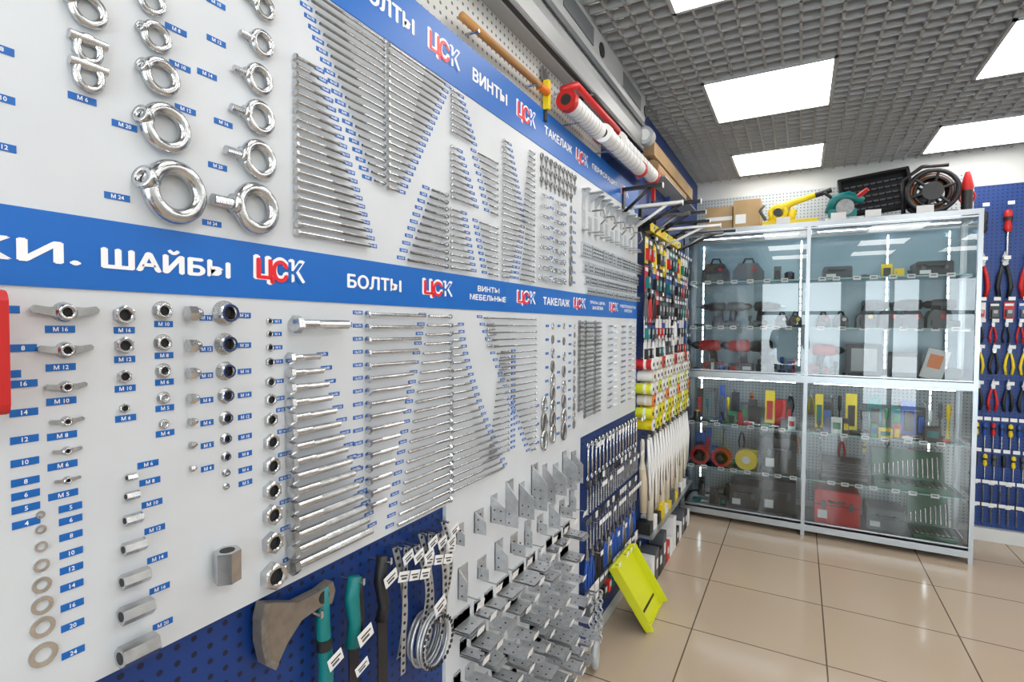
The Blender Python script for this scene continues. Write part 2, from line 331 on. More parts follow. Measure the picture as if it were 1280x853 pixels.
def turnbuckle(mb,y,z,L,s):
    a=V(UY);c=V((.01,y,z));o=V((0,0,1))
    for q in(1,-1): mb.cyl(c-a*L*.25+o*s*.6*q,c+a*L*.25+o*s*.6*q,s*.22,ZINC,6)
    for q in(1,-1):
        mb.cyl(c+a*L*.25*q,c+a*L*.28*q,s*.75,ZINC,8);mb.cyl(c+a*L*.15*q,c+a*L*.42*q,s*.25,STEEL,6);mb.torus(c+a*(L*.42+s*.6)*q,(1,0,0),s*.7,s*.22,ZINC,12,6)
def carab(mb,y,z,R,m_=ZINC): mb.torus((R*.18,y,z),(1,0,0),R,R*.18,m_,16,6,sx=.55,sy=1.) ; mb.cyl((R*.2,y-R*.4,z-R*.2),(R*.2,y-R*.5,z+R*.5),R*.2,STEEL,6)
mb=MB()
for r,(z,n) in enumerate(((2.09,9),(2.05,9),(2.01,8))):
    for i in range(n):
        y=1.66+i*.038;mb.torus((.004,y,z),(1,0,0),.009,.0035,STEEL,12,6);mb.cyl((.004,y,z-.01),(.004,y,z-.026),.003,STEEL,6)
mb.obj('ring_screw_set')
for c,(y,L,s) in enumerate(((1.68,.10,.009),(1.80,.12,.011))):
    mb=MB()
    for i in range(9): turnbuckle(mb,y,1.955-i*.036,L*(.6+.05*i),s*(.7+.05*i));label(y+.07,1.955-i*.036+.01,'М %d'%(5+i),.03)
    mb.obj('turnbuckle_set')
mb=MB()
for i in range(8):
    carab(mb,1.93,1.96-i*.04,.013+.001*i,STEEL)
    label(1.97,1.955-i*.04,'%d мм'%(4+i),.03)
mb.obj('carabiner_set')
for y,z0,z1,n,R0,R1 in((1.765,1.50,1.10,9,.012,.032),(1.87,1.50,1.09,8,.011,.030),(1.69,1.22,1.09,3,.025,.034),(1.98,1.50,1.10,12,.010,.016)):
    mb=MB()
    for i in range(n):
        t=i/(n-1);carab(mb,y,z0+(z1-z0)*t,R0+(R1-R0)*t,STEEL if i%2 else ZINC);label(y-.045,z0+(z1-z0)*t,'%d'%(4+i),.026)
    mb.obj('carabiner_set')
for y,n,L in((2.10,22,.09),(2.22,22,.07),(2.03,20,.05)):
    mb=MB()
    for i in range(n):
        z=1.515-i*.019;mb.torus((.0035,y,z),(1,0,0),.008,.0035,STEEL,10,5);mb.cyl((.0055,y,z),(.0055,y+L,z),.005,STEEL if i%3 else ZINC,6)
    mb.obj('anchor_bolt_set')
for k,y in enumerate((2.42,2.52,2.64,2.76,2.84)):
    mb=MB()
    for i in range(14):
        z=1.50-i*.03;mb.cyl((.0045,y-.02,z),(.0045,y+.02,z),.0045,[ZINC,PAPER,STEEL][k%3],6)
        if k%2==0: label(y+.045,z,'%dx%d'%(4+i%4,20+i*5),.032)
    mb.obj('rivet_set')
mb=MB()
for r,z in enumerate((1.82,1.75,1.695,1.652)):
    y=2.04+.02*r
    while y<2.84:
        w=random.choice((.05,.08,.11,.14));h=[.055,.045,.035,.026][r]
        mb.box(0,.006+.004*random.random(),y,y+w,z-h/2,z+h/2,GALV)
        for i in range(int(w/.02)):
            for j in range(max(1,int(h/.016))): mb.cyl((.009,y+.012+i*.02,z-h/2+.01+j*.016),(.0108,y+.012+i*.02,z-h/2+.01+j*.016),.0035,DARK,8)
        y+=w+.012
mb.obj('perforated_plate_set')
mb=MB()
for i in range(11):
    y=2.05+i*.075;h=.05+.03*random.random();d=.03+.04*random.random()
    mb.box(0,.003,y,y+.03,2.06-h,2.07,GALV);mb.box(0,d,y,y+.03,2.067,2.07,GALV);mb.box(0,.003,y,y+.035,1.90,1.90+h,GALV);mb.box(0,d,y,y+.035,1.90,1.903,GALV)
    mb.prism([(0,0),(d,0),(0,-h*.7)],(0,y+.015,2.067),(1,0,0),UZ,(0,.002,0),GALV)
    if i%2: mb.tube([(0,y+.05,2.0),(.05,y+.05,2.0),(.06,y+.05,1.96),(.04,y+.05,1.94)],.004,STEEL,6)
mb.obj('corner_bracket_set')
LB.obj('size_label_set')
mb=MB();mb.rbox(.0,.06,.14,.232,1.40,1.535,RD,.012);mb.cyl((.03,.19,1.53),(.03,.19,1.55),.008,BLACK);mb.prism([(0,0),(.02,0),(.02,-.02),(.012,-.03),(0,-.02)],(.025,.19,1.40),UY,UZ,(.01,0,0),BLACK);mb.obj('tape_measure_case')
# ------------------------------------------------------------ tools below board
def tag(mb,x,y,z,w=.03,h=.02,tilt=.3):
    R=Matrix.Rotation(tilt,3,'X');mb.obox((x,y,z),(.0008,w,h),PAPER,R);mb.obox((x+.0006,y,z+h*.1),(.0004,w*.7,h*.12),BLACK,R);mb.obox((x+.0006,y,z-h*.2),(.0004,w*.5,h*.2),GREY,R)
def peghook(mb,y,z,x=.045): mb.cyl((-.0125,y,z),(x,y,z),.003,ZINC,6);mb.cyl((x,y,z),(x,y,z+.012),.003,ZINC,6)
mb=MB();P=[(-.085,.045),(-.06,.035),(-.02,.016),(.03,.014),(.062,.02),(.068,.0),(.06,-.022),(.03,-.016),(-.01,-.02),(-.04,-.045),(-.065,-.08),(-.083,-.062),(-.092,-.02),(-.092,.02)]
mb.prism(P,(.0,.645,.985),UY,UZ,(.022,0,0),mat('axe_steel',(.27,.235,.20),.38,.6,noise=.15))
P2=[(-.092,.02),(-.092,-.02),(-.083,-.062),(-.065,-.08),(-.058,-.072),(-.074,-.055),(-.080,-.02),(-.080,.022),(-.074,.040),(-.085,.045)]
mb.prism(P2,(.0222,.645,.985),UY,UZ,(.0008,0,0),STEEL)
mb.cyl((.022,.685,.985),(.0235,.685,.985),.012,BLACK,16)
mb.tube([(.013,.69,1.0),(.013,.69,.93),(.016,.695,.85),(.018,.69,.75),(.018,.68,.66)],[.012,.013,.014,.014,.017],TEAL,10);mb.cyl((.015,.69,.90),(.015,.691,.88),.0155,BLACK,10);tag(mb,.036,.70,.86,.035,.025);peghook(mb,.66,.965);mb.obj('axe')
mb=MB();mb.tube([(.02,.765,.99),(.02,.757,.95),(.02,.765,.90),(.02,.758,.85)],[.013,.015,.013,.015],TEAL,10);mb.tube([(.024,.772,.985),(.024,.775,.95),(.024,.778,.9),(.024,.772,.86)],.008,BLACK,8)
mb.prism([(-.014,0),(.014,0),(.012,-.12),(.0,-.16),(-.010,-.15)],(.018,.762,.86),UY,UZ,(.003,0,0),BLACK);tag(mb,.04,.775,.87,.04,.028);tag(mb,.04,.765,.81,.035,.02);peghook(mb,.765,.98);mb.obj('hunting_knife')
mb=MB();mb.tube([(.02,.845,1.0),(.02,.838,.95),(.02,.85,.89),(.02,.84,.86)],[.012,.014,.012,.014],BLACK,10);mb.prism([(-.012,0),(.018,0),(.018,-.22),(.006,-.26),(-.008,-.25)],(.018,.842,.87),UY,UZ,(.003,0,0),BLACK);tag(mb,.04,.85,.955,.04,.025);peghook(mb,.845,.99);mb.obj('pruning_saw')
def strap(name,y,z0,z1,w,x=.012,curl=0):
    mb=MB();n=16;pts=[]
    for i in range(n): t=i/(n-1);pts.append((x+.012*math.sin(t*3),y+curl*math.sin(t*2.5),z0+(z1-z0)*t))
    for a,b_ in zip(pts,pts[1:]):
        a=V(a);b_=V(b_);mb.add([a+V((0,-w/2,0)),a+V((0,w/2,0)),b_+V((0,w/2,0)),b_+V((0,-w/2,0))],[(0,1,2,3)],GALV)
        c=(a+b_)/2;mb.cyl(c,c+V((.0015,0,0)),w*.22,DARK,8)
    mb.cyl((-.0125,y,z0),(.03,y,z0),.003,ZINC,6);tag(mb,x+.03,y+.01,z0-.02,.035,.022);tag(mb,x+.034,y-.01,z0-.055,.035,.022,-.3);mb.obj(name)
for i,(y,w,l,c) in enumerate(((.895,.020,.26,.02),(.925,.016,.30,-.02),(.955,.022,.22,.03),(.985,.018,.30,.03),(1.015,.016,.24,-.02),(1.045,.022,.28,.01),(1.075,.018,.2,.02))): strap('perforated_strap',y,1.0-.008*(i%3),1.0-l,w,.012+.006*(i%3),c)
mb=MB()
for i in range(7): mb.torus((.0+.008*i,1.0+.004*(i%2),.74),(1,.12,0),.055+.004*(i%3),.004,GALV,32,5)
for i in range(28): a=i/28*6.283;mb.obox((.056,1.0+math.cos(a)*.057,.74+math.sin(a)*.057),(.002,.008,.008),DARK)
tag(mb,.06,1.0,.83,.045,.03);peghook(mb,1.0,.79,.06);mb.obj('perforated_tape_coil')
mb=MB();mb.tube([(.02,.655,.62),(.02,.655,.5)],.012,RD,8);mb.obox((.02,.655,.63),(.03,.10,.04),STEEL);mb.tube([(.02,.655,.5),(.02,.655,.33)],.014,WOOD,8);peghook(mb,.64,.60);mb.obj('hammer')
mb=MB();mb.box(-.011,.0,1.105,2.06,.12,1.03,WHITE);mb.obj('bracket_display_board')
def fin(mb,y,z0,h,d,w,tri=True):
    mb.box(.0,.003,y,y+w,z0,z0+h,GALV)
    mb.box(.0,d,y,y+.0025,z0,z0+h*.62,GALV)
    if tri: mb.prism([(0,0),(d,0),(0,h*.4)],(0,y,z0+h*.62),(1,0,0),UZ,(0,.0025,0),GALV)
    nx=max(1,int(d/.025));nz=max(2,int(h*.6/.03))
    for i in range(nx):
        for j in range(nz): mb.cyl((.014+i*.022,y-.0008,z0+.012+j*.028),(.014+i*.022,y+.001,z0+.012+j*.028),.0026,DARK,8)
    for j in range(int(h/.03)): mb.cyl((.003,y+w*.6,z0+.015+j*.03),(.0038,y+w*.6,z0+.015+j*.03),.0028,DARK,8)
def tagx(mb,x,y,z): mb.cyl((0,y,z+.01),(x,y,z+.01),.002,ZINC,5);mb.obox((x+.001,y,z),(.001,.036,.022),PAPER,Matrix.Rotation(.2,3,'Y'))
mb=MB();
for i in range(10): fin(mb,1.15+i*.09,.87 if i>2 else .91,[.05,.06,.08,.14,.11,.15,.13,.11,.14,.12][i],.028+.006*min(i,4)+.005*(i%3),.035+.012*(i%2),True)
mb.obj('joist_hanger_set')
mb=MB()
for i in range(9): fin(mb,1.16+i*.098,.755+.015*(i%2),.085-.03*(i%2),.03+.008*(i%4),.045,i%2==0);tagx(mb,.06,1.18+i*.098,.748)
mb.obj('angle_bracket_set')
for r,z in enumerate((.67,.59,.51,.43,.35,.26,.18)):
    mb=MB();y=1.14+.03*(r%2)
    while y<1.95:
        w=random.choice((.03,.045,.06,.075));d=random.uniform(.04,.09)+.008*r;n=random.choice((1,2,3))
        for k in range(n):
            zz=z+k*.006;mb.box(.0,.003,y,y+w,zz,zz+.035,GALV);mb.box(.001,d-k*.004,y,y+w,zz,zz+.0018,GALV)
        for i in range(int(d/.035)):
            for q in range(max(1,int(w/.03))): mb.cyl((.03+i*.03,y+.015+q*.03,z+(n-1)*.006+.0016),(.03+i*.03,y+.015+q*.03,z+(n-1)*.006+.0024),.0032,DARK,8)
        for q in range(max(1,int(w/.025))): mb.cyl((.003,y+.012+q*.025,z+.026+(n-1)*.006),(.0038,y+.012+q*.025,z+.026+(n-1)*.006),.003,DARK,8)
        if random.random()<.85: mb.obox((d+.006,y+w/2,z+.008),(.001,.034,.020),PAPER,Matrix.Rotation(.2,3,'Y'))
        y+=w+.026
    mb.obj('angle_bracket_set')
def handtool(mb,p,s,kind,c1,ax):
    p=V(p);u=V(ax)
    n=u.cross(V(UZ));
    if kind=='pliers':
        for q in(1,-1):
            mb.tube([p+u*.004*s*q,p+u*.016*s*q-V((0,0,.05*s)),p+u*.022*s*q-V((0,0,.10*s)),p+u*.014*s*q-V((0,0,.15*s))],[.006*s,.008*s,.009*s,.007*s],c1,8)
            mb.prism([(0,0),(.012*q,.01),(.010*q,.03),(.001*q,.055)],p,u*s,V(UZ)*s,n*.006*s,STEEL)
        mb.cyl(p-n*.004*s,p+n*.010*s,.010*s,STEEL,12)
    elif kind=='driver':
        mb.lathe(p,(0,0,-1),[(.006*s,0),(.013*s,.008*s),(.014*s,.03*s),(.010*s,.05*s),(.014*s,.075*s),(.008*s,.09*s)],c1,10);mb.cyl(p-V((0,0,.09*s)),p-V((0,0,.19*s)),.004*s,ZINC,8)
        mb.lathe(p-V((0,0,.03*s)),(0,0,-1),[(.0142*s,0),(.0142*s,.014*s)],BLACK,10)
    elif kind=='wrench':
        mb.tube([p,p-V((0,0,.14*s))],.006*s,ZINC,6)
        mb.torus(p+V((0,0,.008*s)),n,.012*s,.005*s,ZINC,14,6,a0=2.2,a1=7.3);mb.torus(p-V((0,0,.15*s)),n,.011*s,.0045*s,ZINC,14,6)
    elif kind=='bit':
        mb.cyl(p,p-V((0,0,.03*s)),.004*s,STEEL,6);thread(mb,p-V((0,0,.03*s)),(0,0,-1),.09*s,.006*s,STEEL,.012*s,6)
        mb.obox(p+V((0,0,.02*s)),(.03*s if abs(u.x)>.5 else .003,.03*s if abs(u.y)>.5 else .003,.03*s),c1)
    elif kind=='pack':
        ex=abs(u.x)>.5
        mb.obox(p-V((0,0,.05*s)),(.06*s if ex else .002,.002 if ex else .06*s,.13*s),c1)
        q=p-V((0,0,.07*s));k=(.04*s if ex else .022,.022 if ex else .04*s);
        off=V((0,-.011,0)) if ex else V((.011,0,0))
        mb.obox(q+off,(k[0],k[1],.055*s),[BLACK,GREY,TEAL,BLACK,RD][random.randrange(5)]);mb.obox(q+off*1.6+V((0,0,.01)),(k[0]*.6,k[1]*.6,.025*s),LGREY)
        mb.obox(p+off*.15+V((0,0,-.005*s)),(.05*s if ex else .003,.003 if ex else .05*s,.018*s),PAPER)
def hooktag(mb,p,ax):
    p=V(p)
    if abs(ax[1])>.5: mb.cyl((-.0125,p.y,p.z+.012),(p.x+.05,p.y,p.z+.012),.002,ZINC,5);mb.obox((p.x+.052,p.y,p.z+.016),(.001,.032,.02),PAPER)
    else: mb.cyl((p.x,Y1-.02,p.z+.012),(p.x,p.y-.05,p.z+.012),.002,ZINC,5);mb.obox((p.x,p.y-.052,p.z+.016),(.036,.001,.024),PAPER)
cols=[BLU,BLACK,RD,YEL,GREY,ORG]
for z,kind,nm,sp in((.985,'wrench','wrench_set',.05),(.80,'bit','drill_bit_set',.035),(.64,'bit','drill_bit_set',.04),(.50,'pliers','pliers_set',.06),(.34,'pack','blister_pack_set',.065)):
    mb=MB();y=2.10
    while y<2.88:
        handtool(mb,(.02,y,z),.9,kind,random.choice([STEEL,BLACK,BLU] if kind=='pliers' else [PAPER,BLACK,GREY]),UY);
        if random.random()<.5: hooktag(mb,(.015,y,z),UY)
        y+=sp
    mb.obj(nm)
mb=MB()
for k in range(3):
    for i in range(12): mb.torus((.035+.01*k,2.12+.03*k+.004*(i%2),.33-i*.020),((1,0,0) if i%2 else (0,1,0)),.010,.0035,GALV,12,6)
mb.torus((.05,2.14,.07),(1,.2,0),.035,.013,LGREY,20,8,sy=1.4);mb.cyl((-.0125,2.14,.345),(.07,2.14,.345),.004,ZINC,6);mb.obj('hanging_chain')
E=[V((.17,2.52,0)),V((.17,2.84,0)),V((.03,2.68,.35)),V((.03,2.36,.35))]
mb=MB();nn=(E[1]-E[0]).cross(E[3]-E[0]).normalized()
if nn.x<0: nn=-nn
def quadbox(a,b_,c,d,t,m_): mb.add([a,b_,c,d,a+t,b_+t,c+t,d+t],[(3,2,1,0),(4,5,6,7),(0,1,5,4),(1,2,6,5),(2,3,7,6),(3,0,4,7)],m_)
up=V((0,0,.004));E=[e+up for e in E]
quadbox(*E,nn*.004,YG);cen=sum(E,V())/4
for i in range(4):
    a,b_=E[i],E[(i+1)%4];a2=a+(cen-a)*.05;b2=b_+(cen-b_)*.05;quadbox(a,b_,b2,a2,nn*(.045 if i in(1,3) else .012),YG)
sa=E[3]+(E[0]-E[3])*.78+nn*.0045;sb=E[2]+(E[1]-E[2])*.78+nn*.0045;dv=(E[0]-E[3])*.035
quadbox(sa+(sb-sa)*.1,sb-(sb-sa)*.1,sb-(sb-sa)*.1+dv,sa+(sb-sa)*.1+dv,nn*.001,BLACK)
mb.obj('yellow_storage_tray')
# ------------------------------------------------------------ strip between boards and cabinet
mb=MB();mb.box(.0,.04,3.0,3.9,2.05,2.10,YEL);
for y in(3.1,3.45,3.8): mb.cyl((.04,y,2.075),(.043,y,2.075),.018,PAPER,14);mb.cyl((.043,y,2.075),(.045,y,2.075),.010,GREEN,12)
mb.box(-.005,.045,2.985,3.0,2.045,2.105,BLACK);mb.box(-.005,.045,3.9,3.915,2.045,2.105,BLACK);mb.obj('spirit_level')
def drill(name,p,s,c1,flip=1):
    mb=MB();x,y,z=p;X=V((1,0,0))*flip
    def P(a,h): return V(p)+X*a*s+V((0,0,h*s))
    mb.lathe(P(-.09,.17),X,[(.024*s,0),(.038*s,.01*s),(.042*s,.06*s),(.038*s,.12*s),(.030*s,.14*s)],c1,14)
    mb.lathe(P(.045,.17),X,[(.028*s,0),(.028*s,.03*s),(.014*s,.055*s),(.008*s,.06*s)],BLACK,12);mb.cyl(P(.1,.17),P(.15,.17),.005*s,ZINC,6)
    mb.tube([P(-.03,.16),P(-.045,.10),P(-.05,.04)],[.030*s,.026*s,.028*s],BLACK,8)
    x0,x1=(x-.11*s,x+.01*s) if flip>0 else (x-.01*s,x+.11*s)
    mb.rbox(x0,x1,y-.04*s,y+.04*s,z,z+.055*s,c1,.012*s);mb.box(x0+.02*s,x1-.02*s,y-.042*s,y-.04*s,z+.012*s,z+.04*s,GREY)
    mb.obj(name)
for r,z in enumerate((1.99,1.83,1.68,1.54,1.42)):
    mb=MB();y=2.98
    while y<4.15:
        c=random.choice([[TEAL,BLACK,YEL,PAPER],[BLACK,RD,BLU,BLACK],[BLACK,GREY,RD],[PAPER,BLU,PAPER],[PAPER,BLACK,PAPER]][r]);k=random.choice(['pack','pack','pliers','pack'])
        handtool(mb,(.03,y,z),1.15,k,c,UY)
        if random.random()<.4: hooktag(mb,(.015,y,z),UY)
        y+=.09
    mb.obj('hanging_blister_set')
mb=MB()
for r,(z,c) in enumerate(((1.285,[RD,PAPER,PAPER,CREAM]),(1.215,[PAPER,CREAM,PAPER]),(1.145,[YG,PAPER,PAPER]),(1.075,[CREAM,ORG,PAPER,PAPER]),(1.005,[YG,YEL,PAPER]),(.935,[YEL,PAPER,YG]))):
    for i in range(13):
        y=2.97+i*.088+.03*(r%2);k=c[i%len(c)];mb.cyl((-.012,y,z),(.075,y,z),.031,k,16);mb.cyl((.075,y,z),(.082,y,z),.033,c[(i+1)%len(c)],16);mb.cyl((.082,y,z),(.084,y,z),.012,DARK,12);mb.cyl((.03,y,z),(.045,y,z),.0315,c[(i+2)%len(c)],16)
mb.obj('masking_tape_roll_set')
mb=MB()
for i in range(17):
    y=2.95+i*.072;c=[CREAM,PAPER,ROPE,CREAM][i%4];L=.34+.12*((i*7)%3)/2
    mb.lathe((.03+.02*(i%2),y,.86),(0,0,-1),[(.008,0),(.013,.02),(.012,.12),(.018,.16),(.022,.17)],c,10);mb.tube([(.03+.02*(i%2),y,.70),(.035+.02*(i%2),y+.01,.6),(.04+.02*(i%2),y,.86-L-.08)],[.018,.025,.02],[ROPE,CREAM][i%2],8)
    mb.tube([(.06,y,.86),(.075,y-.02,.7),(.07,y,.52-.1*(i%3)*.5),(.075,y+.02,.7),(.06,y,.86)],.006,PAPER,6)
    mb.cyl((-.0125,y,.86),(.07,y,.86),.003,ZINC,5)
mb.obj('rope_and_brush_set')
mb=MB();mb.box(-.0125,.10,2.93,4.2,.30,.312,ALU)
for i in range(12):
    y=2.95+i*.1;h=random.uniform(.1,.22);mb.box(.0,.09,y,y+.08,.0,h,random.choice([BLACK,GREY,BLACK,PAPER,RD]));mb.box(.09,.092,y+.02,y+.06,h*.4,h*.7,PAPER)
    mb.box(.0,.08,y,y+.07,.312,.312+h*.4,random.choice([BLACK,GREY,YEL,PAPER]))
mb.obj('floor_box_set')
# ------------------------------------------------------------ top of the left wall
CURT=mat('curtain_grey',(.34,.35,.355),.35)
mb=MB();P=[(-.0115,2.42),(.035,2.42),(.055,2.45),(.06,2.5),(.05,2.56),(.06,2.60),(.06,2.70),(.045,2.735),(-.0115,2.735)]
mb.prism(P,(0,.6,0),(1,0,0),UZ,(0,2.2,0),CURT)
for y in(1.0,1.7,2.4): mb.box(.058,.063,y,y+.3,2.61,2.68,GREY);mb.cyl((.06,y+.4,2.64),(.064,y+.4,2.64),.03,BLACK,16)
mb.box(.058,.064,.6,2.8,2.545,2.57,GREY);mb.box(.02,.057,.6,2.8,2.425,2.435,BLACK);mb.obj('air_curtain')
mb=MB();mb.tube([(.02,1.14,2.298),(.02,1.3,2.30),(.02,1.62,2.305)],.0115,WOOD,12);
for y in(1.2,1.55): mb.cyl((-.009,y,2.286),(.035,y,2.286),.004,ZINC,6)
mb.cyl((.02,1.60,2.304),(.02,1.66,2.306),.014,ORG,12);mb.obj('wooden_handle')
for y0,y1,x,z,c,rr in((1.76,2.10,.06,2.30,RD,.034),(2.10,2.62,.08,2.29,PAPER,.034),(2.35,2.95,.06,2.34,PAPER,.038)):
    mb=MB();mb.cyl((x,y0,z),(x,y1,z),rr,PAPER,24);mb.cyl((x,y0-.03,z),(x,y0,z),rr*1.12,c,24);mb.cyl((x,y1,z),(x,y1+.03,z),rr*1.12,RD,24);mb.cyl((x,y0-.031,z),(x,y0-.03,z),.02,DARK,12)
    for q in range(8): mb.torus((x,y0+.05+(y1-y0-.1)*q/8,z),(0,1,0),rr,.0015,LGREY,20,4)
    mb.box(-.009,x,y0+.1,y0+.11,z-rr-.002,z-rr+.002,ZINC)
    mb.obj('film_roll')
mb=MB();mb.tube([(.03,1.76,2.35),(.07,1.8,2.375),(.07,2.3,2.375),(.03,2.36,2.35)],.014,RD,8);mb.tube([(.05,1.9,2.37),(.08,1.95,2.395),(.08,2.25,2.395)],.010,BLACK,8)
for y in (1.78,2.34): mb.cyl((-.009,y,2.35),(.04,y,2.35),.004,ZINC,6)
mb.obj('red_handle_bar')
for i,(y,z) in enumerate(((1.68,2.275),(2.62,2.42),(2.9,2.42),(3.2,2.28),(3.6,2.3))):
    mb=MB();mb.obox((.01,y,z+.03),(.02,.02,.10),[YEL,BLU,BLACK,RD,BLU][i]);mb.cyl((.005,y,z-.02),(.005,y,z-.06),.008,BLACK,8);mb.prism([(-.02,0),(.02,0),(.03,.04),(-.03,.04)],(.0,y,z+.08),UY,UZ,(.003,0,0),STEEL);mb.obj('paint_scraper')
mb=MB();mb.cyl((.035,3.05,2.42),(.035,3.9,2.42),.04,CARD,16);mb.box(-.012,.06,3.0,4.2,2.47,2.55,CARD);mb.box(-.012,.10,3.1,4.2,2.37,2.375,LGREY);mb.obj('cardboard_tube_stack')
mb=MB();mb.cyl((.07,2.75,2.50),(.07,2.81,2.50),.045,LGREY,20);mb.cyl((.07,2.742,2.50),(.07,2.75,2.50),.028,PAPER,20);mb.cyl((-.0125,2.78,2.50),(.05,2.78,2.5),.015,LGREY,10);mb.obj('security_camera')
for i in range(9):
    y=2.60+i*.17;d=.20+.05*(i%3)+.012*i;c=[BLACK,PAPER,BLACK,STEEL][i%4];mb=MB();z=2.20-.045*(i%2)-.01*(i%3)
    mb.box(-.0125,.009,y,y+.03,z-.15,z,c);mb.box(-.0125,d,y,y+.03,z-.014,z,c);mb.tube([(.01,y+.015,z-.12),(d*.7,y+.015,z-.012)],.008,c,6)
    mb.box(d,d+.002,y,y+.03,z-.02,z+.004,PAPER if c is BLACK else c);mb.obj('shelf_bracket')
# ------------------------------------------------------------ display cabinet
cab=bpy.data.objects.new('glass_display_cabinet',None);sc.collection.objects.link(cab)
CX0,CX1,CM,CY0,CY1,CT=-.005,1.79,.845,4.28,4.72,2.25
mb=MB();t=.024
for x in(CX0,CM-t/2,CX1-t):
    for y in(CY0,CY1-t): mb.box(x,x+t,y,y+t,.0,CT,ALU)
for z,h in((.04,.045),(1.105,.05),(CT-.035,.035)):
    mb.box(CX0,CX1,CY0-.002,CY0+.03,z,z+h,ALU);mb.box(CX0,CX1,CY1-.03,CY1,z,z+h,ALU)
    for x in(CX0,CX1-t,CM-t/2): mb.box(x,x+t,CY0,CY1,z,z+h,ALU)
for z in(.10,1.16,2.20):
    mb.box(CX0+t,CX1-t,CY0+.004,CY0+.016,z,z+.010,ALU)
mb.obj('frame',cab)
mb=MB();mb.box(CX0,CX1,CY0,CY1,.065,.085,LGREY);mb.box(CX0,CX1,CY0,CY1,2.235,2.25,GLASS);mb.obj('base_and_top',cab)
mb=MB()
for a,b_ in((CX0+t,CM-t/2),(CM+t/2,CX1-t)):
    for z0,z1 in((.115,1.10),(1.17,2.2)):
        mb.add([(a,CY0+.012,z0),(b_,CY0+.012,z0),(b_,CY0+.012,z1),(a,CY0+.012,z1)],[(0,1,2,3)],GLASS)
for x in(CX0+.005,CX1-.005): mb.add([(x,CY0+.03,.1),(x,CY1-.03,.1),(x,CY1-.03,2.2),(x,CY0+.03,2.2)],[(0,1,2,3)],GLASS)
mb.obj('glass_panes',cab)
mb=MB();BK=mat('cabinet_back',(.26,.38,.44),.15)
mb.box(CX0+t,CX1-t,CY1-.012,CY1-.006,1.16,2.2,BK)
mb.obj('upper_back_panel',cab)
LV=[.085,.40,.745,1.155,1.50,1.85]
mb=MB()
for z in LV[1:]:
    if z==1.155: mb.box(CX0+.03,CX1-.03,CY0+.03,CY1-.03,z-.012,z,LGREY);continue
    for a,b_ in((CX0+.03,CM-.015),(CM+.015,CX1-.03)): mb.box(a,b_,CY0+.06,CY1-.03,z-.007,z,SHELFG);mb.box(a,b_,CY0+.058,CY0+.0605,z-.008,z+.001,mat('glass_edge',(.30,.55,.52),.2));
    for x in(CX0+.03,CM,CX1-.04): mb.box(x,x+.01,CY0+.06,CY1-.03,z-.02,z-.008,ALU)
mb.obj('shelves',cab)
mb=MB()
for x,z0,z1 in((1.70,1.2,2.15),(1.35,1.2,2.15),(.08,1.2,2.15),(1.62,.15,1.05),(.80,1.2,2.15),(.08,.15,1.05)):
    mb.box(x-.008,x+.008,CY1-.05,CY1-.046,z0,z1,LGREY)
    z=z0
    while z<z1: mb.box(x-.0035,x+.0035,CY1-.053,CY1-.05,z,z+.04,LEDM);z+=.055
for z in(2.19,1.095):  # horizontal strips are added sources to brighten the cabinet interior
    for a,b_ in((.1,.78),(.9,1.7)): mb.box(a,b_,CY0+.10,CY0+.112,z-.004,z,LEDM)
mb.obj('led_strips',cab)
mb=MB()
for z in LV[1:]:
    x=.06
    while x<1.72:
        if abs(x-CM)>.06: mb.obox((x,CY0+.052,z-.004),(.045,.001,.028),PAPER);mb.obox((x,CY0+.0512,z-.002),(.03,.0005,.006),BLACK)
        x+=random.uniform(.08,.13)
mb.obj('price_tags',cab)
def bag(name,x,y,z,w,h,c):
    mb=MB();mb.prism([(-w/2,0),(w/2,0),(w*.48,h*.55),(w*.3,h*.9),(-w*.3,h*.9),(-w*.48,h*.55)],(x,y-.07,z),(1,0,0),UZ,(0,.14,0),c)
    mb.tube([(x-w*.2,y,z+h*.88),(x-w*.12,y,z+h*1.15),(x+w*.12,y,z+h*1.15),(x+w*.2,y,z+h*.88)],.008,BLACK,6);mb.box(x-w*.3,x+w*.3,y-.085,y-.07,z+.02,z+h*.4,GREY);mb.cyl((x+w*.2,y-.086,z+h*.6),(x+w*.2,y-.07,z+h*.6),.014,random.choice([RD,YEL,PAPER]),12);mb.obj(name)
def case(name,x0,x1,z,h,c,y0=4.42,y1=4.64,tg=PAPER):
    mb=MB();mb.rbox(x0,x1,y0,y1,z,z+h,c,.015);mb.box(x0+.005,x1-.005,y0-.002,y1,z+h*.55,z+h*.58,BLACK)
    xm=(x0+x1)/2;mb.tube([(xm-.05,y0,z+h*.7),(xm-.045,y0-.025,z+h*.7),(xm+.045,y0-.025,z+h*.7),(xm+.05,y0,z+h*.7)],.007,GREY,6)
    for q in(.2,.8): mb.box(x0+(x1-x0)*q-.012,x0+(x1-x0)*q+.012,y0-.006,y0,z+h*.45,z+h*.68,GREY)
    mb.box(x0+.02,x0+.08,y0-.003,y0-.001,z+h*.15,z+h*.4,tg);mb.obj(name)
